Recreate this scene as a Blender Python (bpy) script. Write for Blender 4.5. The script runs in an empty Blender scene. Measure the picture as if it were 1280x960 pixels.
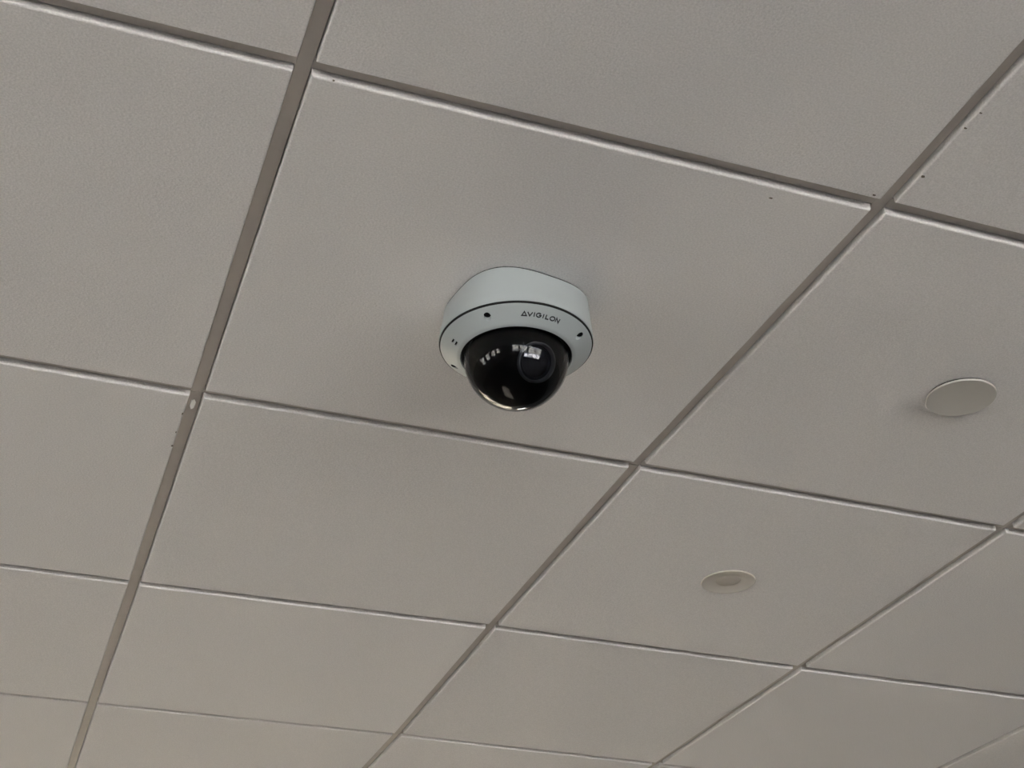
import bpy, bmesh, math, random
from mathutils import Vector, Matrix

random.seed(4)
sc = bpy.context.scene
ZC = 2.6                       # height of the ceiling grid flanges above the floor
U = 0.6096                     # ceiling module (24 in)
I0, I1, J0, J1 = -6, 9, -8, 10 # grid nodes: room from x = -3.66..5.49, y = -4.88..6.10
X0, X1, Y0, Y1 = I0 * U, I1 * U, J0 * U, J1 * U

# ------------------------------------------------------------------ camera
FPX = 1768.448
YAW, PITCH, ROLL = 0.3572324, 0.5590670, -0.0132151
CAM = Vector((-0.25840803 * U, -1.55800009 * U, ZC - 1.55327852 * U))
fw = Vector((math.sin(YAW) * math.cos(PITCH), math.cos(YAW) * math.cos(PITCH), math.sin(PITCH)))
rt0 = Vector((math.cos(YAW), -math.sin(YAW), 0)); up0 = rt0.cross(fw)
rt = math.cos(ROLL) * rt0 + math.sin(ROLL) * up0
up = -math.sin(ROLL) * rt0 + math.cos(ROLL) * up0
cam = bpy.data.cameras.new('camera'); cam.sensor_width = 36; cam.lens = FPX / 1280 * 36
cam.clip_start = 0.02; cam.clip_end = 300
camo = bpy.data.objects.new('camera', cam); sc.collection.objects.link(camo)
m = Matrix((rt, up, -fw)).transposed().to_4x4(); m.translation = CAM
camo.matrix_world = m
sc.camera = camo

# ------------------------------------------------------------------ world, sun, daylight portals, exposure
w = bpy.data.worlds.new('World'); sc.world = w; w.use_nodes = True
bg = w.node_tree.nodes['Background']
bg.inputs['Color'].default_value = (0.87, 0.91, 1.0, 1); bg.inputs['Strength'].default_value = 5.8

SUN_EL = math.radians(18)
sd = Vector((0.55, 0.85, 0)).normalized() * math.cos(SUN_EL) + Vector((0, 0, math.sin(SUN_EL)))  # towards the sun
sun = bpy.data.lights.new('sun', 'SUN'); sun.energy = 80; sun.angle = math.radians(0.6); sun.color = (1.0, 0.92, 0.82)
suno = bpy.data.objects.new('sun', sun); sc.collection.objects.link(suno)
suno.rotation_euler = sd.to_track_quat('Z', 'Y').to_euler(); suno.location = (6, 12, 9)

def portal(name, loc, direction, sx, sz):
    l = bpy.data.lights.new(name, 'AREA'); l.shape = 'RECTANGLE'; l.size = sx; l.size_y = sz
    l.cycles.is_portal = True
    o = bpy.data.objects.new(name, l); sc.collection.objects.link(o)
    o.location = loc; o.rotation_euler = Vector(direction).to_track_quat('-Z', 'Z').to_euler()
# window openings: (wall, a0, a1, z0, z1)
WIN = [('left', -2.45, -1.75, 1.42, 2.28), ('left', -1.40, -0.70, 1.42, 2.28), ('left', -0.35, 0.35, 1.42, 2.28), ('left', 0.70, 1.40, 1.42, 2.28),
       ('back', -2.6, -1.1, 0.85, 2.42), ('back', -0.9, 0.6, 0.85, 2.42), ('back', 0.8, 2.3, 0.85, 2.42), ('back', 2.5, 4.0, 0.85, 2.42),
       ('front', -1.2, 0.3, 0.85, 2.42), ('front', 0.6, 2.1, 0.85, 2.42), ('front', 2.50, 3.36, 1.46, 2.06)]  # last front opening is shaped to throw a sun patch on the floor
for wl, a0, a1, z0, z1 in WIN:
    a = (a0 + a1) / 2; z = (z0 + z1) / 2
    if wl == 'left': portal('daylight_portal', (X0 - 0.02, a, z), (1, 0, 0), a1 - a0, z1 - z0)
    if wl == 'back': portal('daylight_portal', (a, Y0 - 0.02, z), (0, 1, 0), a1 - a0, z1 - z0)

vs = sc.view_settings
vs.view_transform = 'Standard'; vs.look = 'None'; vs.gamma = 1.0; vs.use_curve_mapping = False
vs.exposure = 1.45
sc.cycles.use_denoising = True
sc.cycles.max_bounces = 12; sc.cycles.diffuse_bounces = 6; sc.cycles.sample_clamp_indirect = 6

# ------------------------------------------------------------------ materials
def mat(name, col, rough=0.6, metallic=0.0, spec=None, ior=None, bump=None, vary=0.0, speck=None):
    ma = bpy.data.materials.new(name); ma.use_nodes = True
    nt = ma.node_tree; b = nt.nodes['Principled BSDF']
    b.inputs['Base Color'].default_value = (*col, 1); b.inputs['Roughness'].default_value = rough
    b.inputs['Metallic'].default_value = metallic
    if spec is not None: b.inputs['Specular IOR Level'].default_value = spec
    if ior: b.inputs['IOR'].default_value = ior
    tc = nt.nodes.new('ShaderNodeTexCoord')
    if speck:                                   # (scale, amount): fine colour mottling of the surface itself
        n = nt.nodes.new('ShaderNodeTexNoise'); n.inputs['Scale'].default_value = speck[0]; n.inputs['Detail'].default_value = 3
        nt.links.new(tc.outputs['Object'], n.inputs['Vector'])
        r = nt.nodes.new('ShaderNodeMapRange'); r.inputs['From Min'].default_value = 0.3; r.inputs['From Max'].default_value = 0.7
        r.inputs['To Min'].default_value = 1 - speck[1]; r.inputs['To Max'].default_value = 1 + speck[1]
        nt.links.new(n.outputs['Fac'], r.inputs['Value'])
        last = r.outputs['Result']
        if vary:
            oi = nt.nodes.new('ShaderNodeObjectInfo'); r2 = nt.nodes.new('ShaderNodeMapRange')
            r2.inputs['To Min'].default_value = 1 - vary; r2.inputs['To Max'].default_value = 1 + vary
            nt.links.new(oi.outputs['Random'], r2.inputs['Value'])
            mu = nt.nodes.new('ShaderNodeMath'); mu.operation = 'MULTIPLY'
            nt.links.new(last, mu.inputs[0]); nt.links.new(r2.outputs['Result'], mu.inputs[1]); last = mu.outputs[0]
        vm = nt.nodes.new('ShaderNodeVectorMath'); vm.operation = 'SCALE'
        vm.inputs[0].default_value = col; nt.links.new(last, vm.inputs['Scale'])
        nt.links.new(vm.outputs[0], b.inputs['Base Color'])
    if bump:                                    # (scale, strength, distance)
        n2 = nt.nodes.new('ShaderNodeTexNoise'); n2.inputs['Scale'].default_value = bump[0]; n2.inputs['Detail'].default_value = 4
        n2.inputs['Roughness'].default_value = 0.6
        nt.links.new(tc.outputs['Object'], n2.inputs['Vector'])
        bp = nt.nodes.new('ShaderNodeBump'); bp.inputs['Strength'].default_value = bump[1]; bp.inputs['Distance'].default_value = bump[2]
        nt.links.new(n2.outputs['Fac'], bp.inputs['Height']); nt.links.new(bp.outputs['Normal'], b.inputs['Normal'])
    return ma

def glossy_clear(name, tint, ior=1.5, rough=0.0, gl=1.0):
    ma = bpy.data.materials.new(name); ma.use_nodes = True; nt = ma.node_tree
    nt.nodes.remove(nt.nodes['Principled BSDF']); out = nt.nodes['Material Output']
    t = nt.nodes.new('ShaderNodeBsdfTransparent'); t.inputs['Color'].default_value = (*tint, 1)
    g = nt.nodes.new('ShaderNodeBsdfGlossy'); g.inputs['Roughness'].default_value = rough; g.inputs['Color'].default_value = (gl, gl, gl, 1)
    fr = nt.nodes.new('ShaderNodeFresnel'); fr.inputs['IOR'].default_value = ior
    mx = nt.nodes.new('ShaderNodeMixShader')
    nt.links.new(fr.outputs[0], mx.inputs[0]); nt.links.new(t.outputs[0], mx.inputs[1]); nt.links.new(g.outputs[0], mx.inputs[2])
    nt.links.new(mx.outputs[0], out.inputs['Surface'])
    return ma

M = {
 'tile': mat('ceiling_tile_paint', (0.80, 0.775, 0.775), 0.9, spec=0.2, bump=(330, 0.6, 0.0015), vary=0.012, speck=(480, 0.09)),
 'grid': mat('grid_paint', (0.54, 0.50, 0.47), 0.6, spec=0.1, speck=(30, 0.02)),
 'deck': mat('dark_plenum', (0.05, 0.05, 0.05), 0.9),
 'wall': mat('wall_paint', (0.36, 0.345, 0.325), 0.8, bump=(120, 0.1, 0.001)),
 'floor': mat('carpet', (0.112, 0.106, 0.100), 0.95, spec=0.1, bump=(250, 0.5, 0.003), speck=(90, 0.2)),
 'ground': mat('concrete_ground', (0.34, 0.33, 0.31), 0.9, speck=(3, 0.1)),
 'frame': mat('window_frame_paint', (0.10, 0.10, 0.10), 0.4),
 'cam_white': mat('camera_body_white', (0.395, 0.43, 0.445), 0.42, spec=0.35, speck=(900, 0.01)),
 'black': mat('black_plastic', (0.004, 0.004, 0.005), 0.6, spec=0.05),
 'gasket': mat('black_rubber_and_gap_shade', (0.012, 0.012, 0.012), 0.7, spec=0.2),
 'ink': mat('black_ink', (0.012, 0.013, 0.016), 0.6),
 'barrel': mat('lens_barrel_satin', (0.12, 0.123, 0.13), 0.4),
 'lens': mat('coated_lens', (0.004, 0.005, 0.010), 0.02, ior=2.6),
 'bubble': glossy_clear('smoked_dome', (0.70, 0.70, 0.72), 1.30),
 'bubble_in': glossy_clear('smoked_dome_inner', (0.85, 0.85, 0.87), 1.30, gl=0.2),
 'pane': glossy_clear('window_glass', (0.93, 0.95, 0.94), 1.45),
 'disc': mat('cover_plate_paint', (0.58, 0.555, 0.525), 0.8, spec=0.15),
 'trim': mat('fitting_trim_paint', (0.62, 0.58, 0.535), 0.8, spec=0.15),
 'dish': mat('fitting_centre_paint', (0.50, 0.46, 0.415), 0.8, spec=0.15),
 'nick': mat('nick_grime', (0.17, 0.145, 0.12), 0.9),
 'chip': mat('white_filler', (0.95, 0.94, 0.90), 0.6),
}
bl = bpy.data.materials.new('added_blind_fabric'); bl.use_nodes = True; nt = bl.node_tree
nt.nodes.remove(nt.nodes['Principled BSDF'])
d_ = nt.nodes.new('ShaderNodeBsdfDiffuse'); d_.inputs['Color'].default_value = (0.75, 0.73, 0.68, 1)
t_ = nt.nodes.new('ShaderNodeBsdfTranslucent'); t_.inputs['Color'].default_value = (0.75, 0.73, 0.68, 1)
mx_ = nt.nodes.new('ShaderNodeMixShader'); mx_.inputs[0].default_value = 0.4
nt.links.new(d_.outputs[0], mx_.inputs[1]); nt.links.new(t_.outputs[0], mx_.inputs[2]); nt.links.new(mx_.outputs[0], nt.nodes['Material Output'].inputs['Surface'])
M['blind'] = bl

# ------------------------------------------------------------------ helpers
COL = sc.collection
def obj(name, me, material=None, parent=None, smooth=False, loc=(0, 0, 0)):
    if isinstance(me, bmesh.types.BMesh):
        bm = me; me = bpy.data.meshes.new(name); bmesh.ops.recalc_face_normals(bm, faces=bm.faces); bm.to_mesh(me); bm.free()
    o = bpy.data.objects.new(name, me); COL.objects.link(o)
    if material and not me.materials: me.materials.append(M[material])
    if parent: o.parent = parent
    o.location = loc
    if smooth:
        for p in me.polygons: p.use_smooth = True
    return o
def tag(o, label, cat, group=None):
    o['label'] = label; o['category'] = cat
    if group: o['group'] = group
    return o
def struct(o): o['kind'] = 'structure'; return o
def empty(name, loc):
    o = bpy.data.objects.new(name, None); COL.objects.link(o); o.location = loc; o.empty_display_size = 0.05; return o
def box(bm, x0, x1, y0, y1, z0, z1):
    v = [bm.verts.new(c) for c in ((x0,y0,z0),(x1,y0,z0),(x1,y1,z0),(x0,y1,z0),(x0,y0,z1),(x1,y0,z1),(x1,y1,z1),(x0,y1,z1))]
    for f in ((0,3,2,1),(4,5,6,7),(0,1,5,4),(1,2,6,5),(2,3,7,6),(3,0,4,7)): bm.faces.new([v[i] for i in f])
    return bm
def B(*a): return box(bmesh.new(), *a)
def lathe(profile, n=96, close=False):
    """profile of (r, z) points; points with r == 0 become poles"""
    bm = bmesh.new(); rings = []
    for r, z in profile:
        if r < 1e-7: rings.append([bm.verts.new((0, 0, z))])
        else: rings.append([bm.verts.new((r * math.cos(2*math.pi*k/n), r * math.sin(2*math.pi*k/n), z)) for k in range(n)])
    pairs = list(zip(rings, rings[1:]))
    if close: pairs.append((rings[-1], rings[0]))
    for a, b in pairs:
        for k in range(n):
            k2 = (k + 1) % n
            if len(a) == 1 and len(b) == 1: continue
            if len(a) == 1: bm.faces.new((a[0], b[k], b[k2]))
            elif len(b) == 1: bm.faces.new((a[k], a[k2], b[0]))
            else: bm.faces.new((a[k], a[k2], b[k2], b[k]))
    return bm
def auto_smooth(o, ang=35):
    me = o.data
    for p in me.polygons: p.use_smooth = True
    bm = bmesh.new(); bm.from_mesh(me)
    for e in bm.edges:
        if len(e.link_faces) == 2 and e.calc_face_angle(0) > math.radians(ang): e.smooth = False
    bm.to_mesh(me); bm.free()

def cut(o, cutter_bm, material, parent=None):
    """subtract a closed bmesh (in o's parent space) from o and keep the plain mesh"""
    co = obj('cutter', cutter_bm, None, parent)
    md = o.modifiers.new('holes', 'BOOLEAN'); md.operation = 'DIFFERENCE'; md.solver = 'EXACT'; md.object = co
    bpy.context.view_layer.update()
    nm = bpy.data.meshes.new_from_object(o.evaluated_get(bpy.context.evaluated_depsgraph_get()))
    nm.name = o.name; o.modifiers.clear(); o.data = nm
    if not nm.materials: nm.materials.append(M[material])
    bpy.data.objects.remove(co)

# ------------------------------------------------------------------ the room
struct(obj('floor', B(X0, X1, Y0, Y1, -0.1, 0), 'floor'))
struct(obj('ground', B(-60, 60, -60, 60, -0.45, -0.35), 'ground'))
T = 0.2
def wall_with_openings(name, axis, c0, c1, a_lo, a_hi, wl):
    """wall slab of thickness c0..c1 across `axis`; openings taken from WIN"""
    bm = bmesh.new(); ops = sorted([q[1:] for q in WIN if q[0] == wl])
    def put(a0, a1, z0, z1):
        if axis == 'x': box(bm, c0, c1, a0, a1, z0, z1)
        else: box(bm, a0, a1, c0, c1, z0, z1)
    top = ZC + 0.35; a = a_lo
    for a0, a1, z0, z1 in ops:
        put(a, a0, -0.1, top); put(a0, a1, -0.1, z0); put(a0, a1, z1, top); a = a1
    put(a, a_hi, -0.1, top)
    return struct(obj(name, bm, 'wall'))
wall_with_openings('wall_left', 'x', X0 - T, X0, Y0 - T, Y1 + T, 'left')
wall_with_openings('wall_right', 'x', X1, X1 + T, Y0 - T, Y1 + T, 'right')
wall_with_openings('wall_back', 'y', Y0 - T, Y0, X0, X1, 'back')
wall_with_openings('wall_front', 'y', Y1, Y1 + T, X0, X1, 'front')
for n, (wl, a0, a1, z0, z1) in enumerate(WIN, 1):
    c = {'left': X0 - 0.10, 'back': Y0 - 0.10, 'front': Y1 + 0.10}[wl]
    fr = bmesh.new(); d = 0.03; t = 0.045
    parts = [(a0, a0+t, z0, z1), (a1-t, a1, z0, z1), (a0+t, a1-t, z0, z0+t), (a0+t, a1-t, z1-t, z1),
             ((a0+a1)/2-0.02, (a0+a1)/2+0.02, z0+t, z1-t)]
    if a1 - a0 < 0.9 and wl == 'front': parts.pop()
    for p0, p1, q0, q1 in parts:
        if wl == 'left': box(fr, c-d, c+d, p0, p1, q0, q1)
        else: box(fr, p0, p1, c-d, c+d, q0, q1)
    root = struct(obj('window_%d' % n, fr, 'frame'))
    for p0, p1 in (((a0+t, (a0+a1)/2-0.02), ((a0+a1)/2+0.02, a1-t)) if len(parts) == 5 else ((a0+t, a1-t),)):
        pb = bmesh.new(); e = 0.0
        cs = [(p0, z0+t), (p1, z0+t), (p1, z1-t), (p0, z1-t)]
        pb.faces.new([pb.verts.new((c, a, z) if wl == 'left' else (a, c, z)) for a, z in cs])
        obj('pane', pb, 'pane', root)
# added blinds screen out direct sun; bare high pane is sized for its sun patch
BL = [(-1.2, 0.3, 0.90, 'added white translucent blind screening out sun, far wall, left-hand window'),
      (0.6, 2.1, 0.90, 'added white translucent blind screening out sun, far wall, right-hand window')]
for a0, a1, zb, lab in BL:
    r = empty('added_sun_blind', ((a0+a1)/2, Y1 - 0.03, 2.45))
    tag(r, lab, 'blind', 'added sun-screening blinds, far wall'); hw = (a1-a0)/2 + 0.05
    obj('fabric', B(-hw, hw, -0.001, 0.001, zb - 2.45, 0.0), 'blind', r)
    tb = lathe([(0, -hw), (0.022, -hw), (0.022, hw), (0, hw)], 16)
    bmesh.ops.rotate(tb, verts=tb.verts, matrix=Matrix.Rotation(math.pi/2, 3, 'Y'))
    obj('roller', tb, 'trim', r, smooth=False, loc=(0, -0.006, 0.01))
    obj('bottom_bar', B(-hw, hw, -0.006, 0.006, zb - 2.47, zb - 2.45), 'trim', r)

# ------------------------------------------------------------------ suspended ceiling: deck > tiles, runners, tees
ceiling = struct(obj('ceiling', B(X0, X1, Y0, Y1, ZC + 0.10, ZC + 0.2), 'deck'))
# hand-hung grid: small offsets (metres) of the nodes from the ideal module
NODE = {(0, 0): (-0.0017, 0.0022), (1, 0): (0.005, 0.0007), (0, 1): (0.0007, -0.0034), (1, 1): (-0.0051, -0.0083), (0, 2): (0.0017, 0.0002), (0, 3): (-0.0006, -0.0079), (1, 2): (-0.0032, -0.0087), (1, 3): (0.0043, -0.0078), (2, 1): (-0.0059, -0.0073), (2, 2): (-0.0059, -0.0026), (2, 3): (-0.0058, 0.009)}
cdx = {}; cdy = {}
for (i, j), (dx, dy) in NODE.items():
    cdx.setdefault(i, []).append(dx); cdy.setdefault(j, []).append(dy)
mean = lambda d, k: sum(d[k]) / len(d[k]) if k in d else 0.0
def node(i, j):
    if (i, j) in NODE: dx, dy = NODE[(i, j)]
    else: dx, dy = mean(cdx, i), mean(cdy, j)
    return Vector((i * U + dx, j * U + dy))
FH = 0.0074                                  # half width of the grid flange
PROF = [(0.0020, 0.0165), (0.0020, 0.0060), (0.0087, 0.0060), (0.0089, -0.0060), (0.0094, -0.0074), (0.0108, -0.0081)]  # (inset, z) of a tile edge
DZ = {(-1, 3): 0.0020, (0, 3): 0.0014, (1, 3): 0.001, (1, 2): 0.0006, (2, 3): 0.001, (-1, 2): 0.0003}
TILES = {}
for i in range(I0, I1):
    for j in range(J0, J1):
        c = [node(i, j), node(i+1, j), node(i+1, j+1), node(i, j+1)]
        ctr = (c[0] + c[1] + c[2] + c[3]) / 4
        bm = bmesh.new(); rings = []
        dz = DZ.get((i, j), random.uniform(-0.0004, 0.0004)) if j > -2 else 0.0
        for ins, z in PROF:
            zz = z + dz if z < 0 else z
            sg = ((1, 1), (-1, 1), (-1, -1), (1, -1))
            rings.append([bm.verts.new((c[k].x - ctr.x + sg[k][0]*ins, c[k].y - ctr.y + sg[k][1]*ins, zz)) for k in range(4)])
        for a, b in zip(rings, rings[1:]):
            for k in range(4): bm.faces.new((a[k], a[(k+1) % 4], b[(k+1) % 4], b[k]))
        bm.faces.new(rings[0]); bm.faces.new(list(reversed(rings[-1])))
        TILES[(i, j)] = (obj('ceiling_tile', bm, 'tile', ceiling, loc=(ctr.x, ctr.y, ZC)), dz)
def strip(bm, a, b, hw, z0, z1):
    """box-section bar from a to b (2-D points), half width hw"""
    t = (b - a).normalized(); n = Vector((-t.y, t.x)) * hw
    q = [a - n, b - n, b + n, a + n]
    v = [bm.verts.new((p.x, p.y, z)) for z in (z0, z1) for p in q]
    for f in ((0,3,2,1),(4,5,6,7),(0,1,5,4),(1,2,6,5),(2,3,7,6),(3,0,4,7)): bm.faces.new([v[k] for k in f])
g = 0.0005
for i in range(I0, I1 + 1):
    for j in list(range(J0 - 1, J1, 2)):
        bm = bmesh.new()
        lo, hi = max(j, J0), min(j + 2, J1)
        for q in range(lo, hi):
            a, b = node(i, q), node(i, q + 1); t = (b - a).normalized()
            # joints of the runners sit a hand's breadth before the crossing
            off = Vector((0, 0.010))
            a2 = a + off + t*g if q == lo else a
            b2 = b + off - t*g if q == hi - 1 else b
            strip(bm, a2, b2, FH, ZC, ZC + 0.0009); strip(bm, a2, b2, 0.0009, ZC + 0.0009, ZC + 0.03)
        obj('main_runner', bm, 'grid', ceiling)
for j in range(J0, J1 + 1):
    for i in range(I0, I1):
        a, b = node(i, j), node(i + 1, j); t = (b - a).normalized(); bm = bmesh.new()
        a2 = a + t * (FH + 0.0004); b2 = b - t * (FH + 0.0004)
        strip(bm, a2, b2, FH, ZC - 0.0002, ZC + 0.0008); strip(bm, a2, b2, 0.0009, ZC + 0.0008, ZC + 0.028)
        obj('cross_tee', bm, 'grid', ceiling)

def fleck(name, tile, x, y, pts, material, z=None, th=0.0004, droop=0.0):
    """small irregular flake or nick; pts in mm around (x, y)"""
    to, dz = TILES[tile]
    zb = ZC - 0.0081 + dz if z is None else z
    bm = bmesh.new()
    bot = [bm.verts.new((x + px/1000 - to.location.x, y + py/1000 - to.location.y, zb - th - droop*(py + 10)/20 - ZC)) for px, py in pts]
    topv = [bm.verts.new((x + px/1000*1.15 - to.location.x, y + py/1000*1.15 - to.location.y, zb + 0.0004 - ZC)) for px, py in pts]
    bm.faces.new(bot); n = len(pts)
    for k in range(n): bm.faces.new((bot[k], bot[(k+1) % n], topv[(k+1) % n], topv[k]))
    return obj(name, bm, material, to)
fleck('nick', (0, 0), 0.4959, 0.0266, [(-2.2, 0.3), (-0.4, -0.9), (2, -0.6), (1.6, 0.7), (-0.8, 0.9)], 'nick')
fleck('nick', (1, 0), 0.6263, -0.0544, [(-1.5, -1.2), (1.2, -1.6), (2.4, 0.2), (0.4, 1.4), (-1.2, 1)], 'nick')
fleck('nick', (1, 0), 0.6244, -0.1302, [(-1.5, -0.8), (1.4, -0.6), (1.2, 0.6), (-1, 0.9)], 'nick')
fleck('nick', (1, 0), 0.6254, -0.1532, [(-1.2, -0.6), (1.2, -0.5), (1.0, 0.5), (-1, 0.6)], 'nick')
fleck('nick', (0, -1), 0.5948, -0.0132, [(-1.6, -1), (1.8, -0.7), (1.5, 0.8), (-1.2, 0.9)], 'nick')
fleck('nick', (-1, 1), -0.0095, 0.7503, [(-1.4, -1), (1.2, -1.3), (1.5, 1), (-0.8, 1.3)], 'nick')
fleck('nick', (-1, 1), -0.0095, 0.6620, [(-0.7, -2), (0.7, -2), (0.6, 2), (-0.7, 2)], 'nick')
fleck('nick', (-1, 1), -0.0100, 0.7121, [(-0.6, -1.5), (0.6, -1.5), (0.6, 1.5), (-0.6, 1.5)], 'nick')
fleck('nick', (0, 0), 0.0278, 0.0103, [(-1, -0.7), (1, -0.6), (0.8, 0.7), (-0.8, 0.7)], 'nick')
fleck('paint_chip', (-1, 1), 0.0001, 0.6441, [(-2.6, -5.5), (0.6, -8), (3, -2), (2.0, 4), (-0.8, 6.5), (-3, 2)], 'chip', z=ZC + -0.0002, droop=0.007)

# ------------------------------------------------------------------ dome camera
CX, CY = 0.3152, 0.3020
dome = empty('dome_camera', (CX, CY, ZC - 0.0081))
tag(dome, 'white surface-mounted dome security camera with smoked bubble, fixed under the ceiling tile', 'security camera')
DZ0 = 0.0081                                   # local z = z below flange plane + DZ0
def L(z): return z + DZ0
# mounting base: rounded square against the tile, turning round towards the cover
bm = bmesh.new(); n = 128; rings = []
def base_r(th):
    a = th - math.radians(9.5); e = 2.9
    return 0.0760 / ((abs(math.cos(a))**e + abs(math.sin(a))**e) ** (1/e))
for z, t, k in ((-0.0097, 0, 1), (-0.012, 0.04, 1), (-0.020, 0.22, 1), (-0.030, 0.46, 1), (-0.040, 0.68, 1), (-0.050, 0.88, 1), (-0.0560, 1, 1), (-0.0572, 1, 0.9985), (-0.0577, 1, 0.994)):
    ring = []
    for q in range(n):
        th = 2*math.pi*q/n; r = (base_r(th)*(1-t) + 0.0880*t) * k
        ring.append(bm.verts.new((r*math.cos(th), r*math.sin(th), L(z))))
    rings.append(ring)
for a, b in zip(rings, rings[1:]):
    for q in range(n): bm.faces.new((a[q], a[(q+1) % n], b[(q+1) % n], b[q]))
bm.faces.new(rings[0]); bm.faces.new(list(reversed(rings[-1])))
base = obj('mounting_base', bm, 'cam_white', dome); auto_smooth(base, 50)
pad = bmesh.new(); pr_ = []
for z in (-0.0079, -0.0099):
    pr_.append([pad.verts.new(((base_r(2*math.pi*q/64) - 0.0004)*math.cos(2*math.pi*q/64), (base_r(2*math.pi*q/64) - 0.0004)*math.sin(2*math.pi*q/64), L(z))) for q in range(64)])
for q in range(64): pad.faces.new((pr_[0][q], pr_[0][(q+1) % 64], pr_[1][(q+1) % 64], pr_[1][q]))
pad.faces.new(pr_[0]); pad.faces.new(list(reversed(pr_[1])))
obj('base_seam_band', pad, 'gasket', dome)  # black band in the gap, added for the dark line round the base
obj('gasket', lathe([(0.080, L(-0.0570)), (0.0872, L(-0.0574)), (0.0873, L(-0.0592)), (0.0866, L(-0.0600)), (0.080, L(-0.0600))], 96, True), 'gasket', dome, smooth=False)
# cover ring: cone, ridge and lip round the bubble
SL = 0.746
def cone_z(r): return -0.0600 - (0.0861 - r) * SL
prof = [(0.0600, L(-0.0585)), (0.0844, L(-0.0585)), (0.0855, L(-0.0588)), (0.0860, L(-0.0596)), (0.0858, L(cone_z(0.0858)-0.0002)),
        (0.0675, L(cone_z(0.0675))), (0.0668, L(cone_z(0.0668)+0.0001)), (0.0639, L(-0.0750)), (0.0633, L(-0.0752)), (0.0629, L(-0.0748)), (0.0622, L(-0.0700)), (0.0600, L(-0.0690))]
cover = obj('cover_ring', lathe(prof, 192, True), 'cam_white', dome)
HOLES = [(-134.2, 76.9), (-43.8, 76.9), (45.5, 76.9), (137.0, 76.9)]
cutters = []
for az, r in HOLES:
    a = math.radians(az); cb = lathe([(0, L(-0.0640)), (0.0042, L(-0.0640)), (0.0046, L(-0.085)), (0, L(-0.085))], 32)
    bmesh.ops.translate(cb, verts=cb.verts, vec=(r/1000*math.cos(a), r/1000*math.sin(a), 0)); cutters.append(cb)
for r in (74.9, 71.2):
    cb = B(-r/1000 - 0.0010, -r/1000 + 0.0010, -0.0033, 0.0033, L(-0.066), L(-0.085)); cutters.append(cb)
allc = bmesh.new(); tmp = bpy.data.meshes.new('cut')
for cb in cutters:
    bmesh.ops.recalc_face_normals(cb, faces=cb.faces); cb.to_mesh(tmp); cb.free(); allc.from_mesh(tmp)
cut(cover, allc, 'cam_white', dome)
bpy.data.meshes.remove(tmp)
auto_smooth(cover, 22)
for az, r in HOLES:
    a = math.radians(az)
    s = obj('screw', lathe([(0, L(-0.0648)), (0.0012, L(-0.0648)), (0.0014, L(-0.0655)), (0.0036, L(-0.0652)), (0.0041, L(-0.0644)), (0.0041, L(-0.0635)), (0, L(-0.0635))], 24), 'black', cover, loc=(r/1000*math.cos(a), r/1000*math.sin(a), 0))
for r in (74.9, 71.2):
    obj('slot_insert', B(-r/1000 - 0.0010, -r/1000 + 0.0010, -0.0033, 0.0033, L(cone_z(r/1000)+0.0006), L(-0.0655)), 'black', cover)

# lettering, printed raised on the cone; x in degrees of azimuth, y in mm of radius
bm = bmesh.new(); KD = 76 * math.pi / 180      # mm per degree
def on_cone(x, y, h):
    a = math.radians(x); r = y / 1000; nrm = Vector((SL, 1)).normalized() * h   # outward, downward
    return ((r + nrm.x) * math.cos(a), (r + nrm.x) * math.sin(a), L(cone_z(r)) - nrm.y)
def stroke(pts, closed=False, w=1.2):
    P = [Vector((x * KD, y)) for x, y in pts]; n = len(P); Lf = []; Rt = []
    for k in range(n):
        p0 = P[(k-1) % n] if closed or k > 0 else None; p1 = P[(k+1) % n] if closed or k < n-1 else None
        d0 = (P[k]-p0).normalized() if p0 is not None else (p1-P[k]).normalized()
        d1 = (p1-P[k]).normalized() if p1 is not None else d0
        t = d0 + d1; t = t.normalized() if t.length > 1e-4 else d0
        nn = Vector((-t.y, t.x)); c = max(0.45, nn.dot(Vector((-d0.y, d0.x))))
        Lf.append(P[k] + nn*(w/2/c)); Rt.append(P[k] - nn*(w/2/c))
    lo = 0.00002; hi = 0.00022
    V = [[bm.verts.new(on_cone(q.x / KD, q.y, h)) for q in side] for side in (Lf, Rt) for h in (lo, hi)]
    for k in range(n if closed else n-1):
        k2 = (k+1) % n
        bm.faces.new((V[1][k], V[1][k2], V[3][k2], V[3][k])); bm.faces.new((V[0][k], V[0][k2], V[1][k2], V[1][k])); bm.faces.new((V[2][k], V[2][k2], V[3][k2], V[3][k]))
YB, YT = 74.75, 78.35; YM = (YB + YT) / 2; HR = (YT - YB) / 2
stroke([(-105.6, YB), (-103.6, YT), (-101.6, YB)], True)
stroke([(-100.9, YT), (-98.9, YB), (-96.9, YT)])
stroke([(-95.2, YT + 0.2), (-95.2, YB - 0.2)])
arc = [(-91.4 + 2.0*math.cos(math.radians(t)), YM + HR*math.sin(math.radians(t))) for t in range(40, 361, 20)]
stroke(arc + [(-91.3, YM)])
stroke([(-87.4, YT + 0.2), (-87.4, YB - 0.2)])
stroke([(-85.0, YT + 0.2), (-85.0, YB), (-82.2, YB)])
stroke([(-79.0 + 2.15*math.cos(math.radians(t)), YM + HR*math.sin(math.radians(t))) for t in range(0, 360, 18)], True)
stroke([(-75.6, YB - 0.2), (-75.6, YT), (-72.5, YB), (-72.5, YT + 0.2)])
let = obj('lettering', bm, 'ink', cover); let['label'] = 'black AVIGILON lettering'

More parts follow.
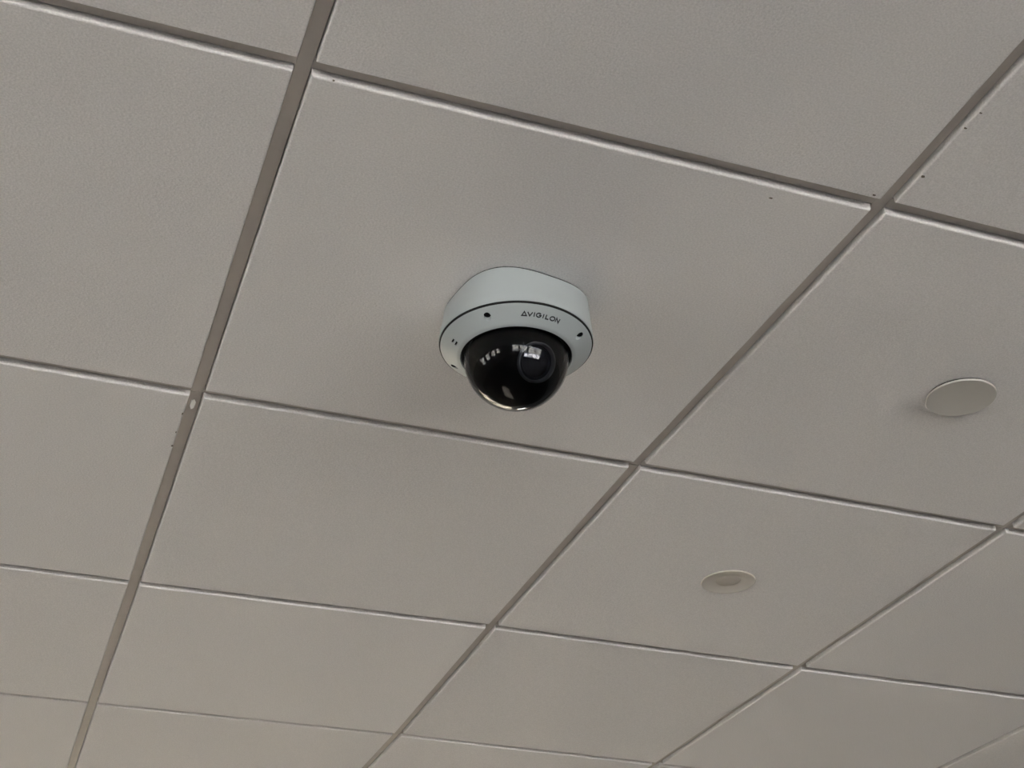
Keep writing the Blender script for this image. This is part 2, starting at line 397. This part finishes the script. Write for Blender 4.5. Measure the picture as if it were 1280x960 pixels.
# bubble, black shroud and lens
ZB = -0.0770; RB = 0.0592
pr = [(RB + 0.0004, L(-0.0690)), (RB + 0.0002, L(-0.0735))]
for k in range(0, 31):
    a = math.radians(90 * k / 30); pr.append((RB * math.cos(a) if k < 30 else 0.0, L(ZB - RB * math.sin(a))))
bub = obj('dome_bubble', lathe(pr, 128), 'bubble', dome, smooth=True); bub['label'] = 'smoked glossy dome bubble'
obj('inner_wall', lathe([(q * 0.975, L(ZB) + (zz - L(ZB)) * 0.975) for q, zz in pr], 96), 'bubble_in', bub, smooth=True)
obj('collar', lathe([(0.0590, L(-0.0695)), (0.0622, L(-0.0695)), (0.0622, L(-0.0735)), (0.0596, L(-0.0742)), (0.0590, L(-0.0735))], 96, True), 'black', dome, smooth=False)
RS = 0.0535
pr = [(0.0, L(-0.066)), (RS, L(-0.066)), (RS, L(-0.0735))]
for k in range(0, 21):
    a = math.radians(90 * k / 20); pr.append((RS * math.cos(a) if k < 20 else 0.0, L(ZB - RS * math.sin(a))))
shroud = obj('shroud', lathe(pr, 96), 'black', dome, smooth=True)
# lens barrel looks out towards the right-hand side of the viewer
S = Vector((CX, CY, ZC + ZB)); tc = (CAM - S).normalized()
side = rt; lat = 0.0232
ld = (tc * math.sqrt(0.0525**2 - lat**2) + side * lat - up * 0.0035).normalized()
slot = lathe([(0, 0.0450), (0.0230, 0.0450), (0.0230, 0.075), (0, 0.075)], 48)
bmesh.ops.transform(slot, verts=slot.verts, matrix=Matrix.Translation((0, 0, L(ZB))) @ ld.to_track_quat('Z', 'Y').to_matrix().to_4x4())
cut(shroud, slot, 'black', dome); auto_smooth(shroud, 30)
lb = obj('lens_barrel', lathe([(0.0, 0.0452), (0.0228, 0.0452), (0.0228, 0.0520), (0.0222, 0.0526), (0.0212, 0.0526), (0.0206, 0.0518), (0.0203, 0.0470), (0.0, 0.0470)], 72), 'barrel', dome)
auto_smooth(lb, 30)
lb.location = (0, 0, L(ZB)); lb.rotation_euler = ld.to_track_quat('Z', 'Y').to_euler()
pr = [(0.0, 0.0552)]
for k in range(1, 15):
    q = 0.0200 * k / 14; pr.append((q, 0.0552 - (0.030 - math.sqrt(0.030**2 - q*q))))
pr.append((0.0200, 0.0462))
obj('lens_glass', lathe(pr, 72), 'lens', lb, smooth=True)
obj('lens_ring', lathe([(0.0196, 0.0474), (0.0198, 0.0502), (0.0203, 0.0504), (0.0207, 0.0474)], 64, True), 'barrel', lb, smooth=False)

# ------------------------------------------------------------------ other ceiling fittings
cp = empty('cover_plate', (0.9180, 0.2958, ZC - 0.0081))
tag(cp, 'flat round grey cover plate sitting just below the tile, right of the dome camera', 'cover plate')
obj('plate', lathe([(0.0, -0.0044), (0.0422, -0.0044), (0.0432, -0.0046), (0.0438, -0.0044), (0.0441, -0.0038), (0.0442, -0.0020), (0.0436, -0.0018), (0.0, -0.0018)], 96), 'disc', cp)
obj('gap_shade_disc', lathe([(0.0, 0.0004), (0.0428, 0.0004), (0.0428, -0.0020), (0.0, -0.0020)], 48), 'gasket', cp)  # black disc stands in for the shadow in the gap behind the plate
hole = lathe([(0, 0.004), (0.0405, 0.004), (0.0405, -0.03), (0, -0.03)], 48)
bmesh.ops.translate(hole, verts=hole.verts, vec=(0.9045, 0.9075, ZC))
cut(TILES[(1, 1)][0], hole, 'tile')
ft = empty('round_ceiling_fitting', (0.9045, 0.9075, ZC - 0.0081))
tag(ft, 'small round off-white ceiling fitting with dished face and darker centre, nearer the bottom', 'ceiling fitting')
obj('trim_ring', lathe([(0.0435, 0.0004), (0.0439, -0.0010), (0.0433, -0.0018), (0.0424, -0.0019), (0.0405, -0.0010), (0.0205, 0.0012), (0.0200, 0.0030), (0.0420, 0.0030)], 96, True), 'trim', ft, smooth=False)
obj('centre_disc', lathe([(0.0, -0.0010), (0.0120, -0.0008), (0.0165, 0.0001), (0.0203, 0.0016), (0.0203, 0.0030), (0.0, 0.0030)], 64), 'dish', ft, smooth=False)
for o in ft.children: auto_smooth(o, 40)
for o in cp.children: auto_smooth(o, 40)
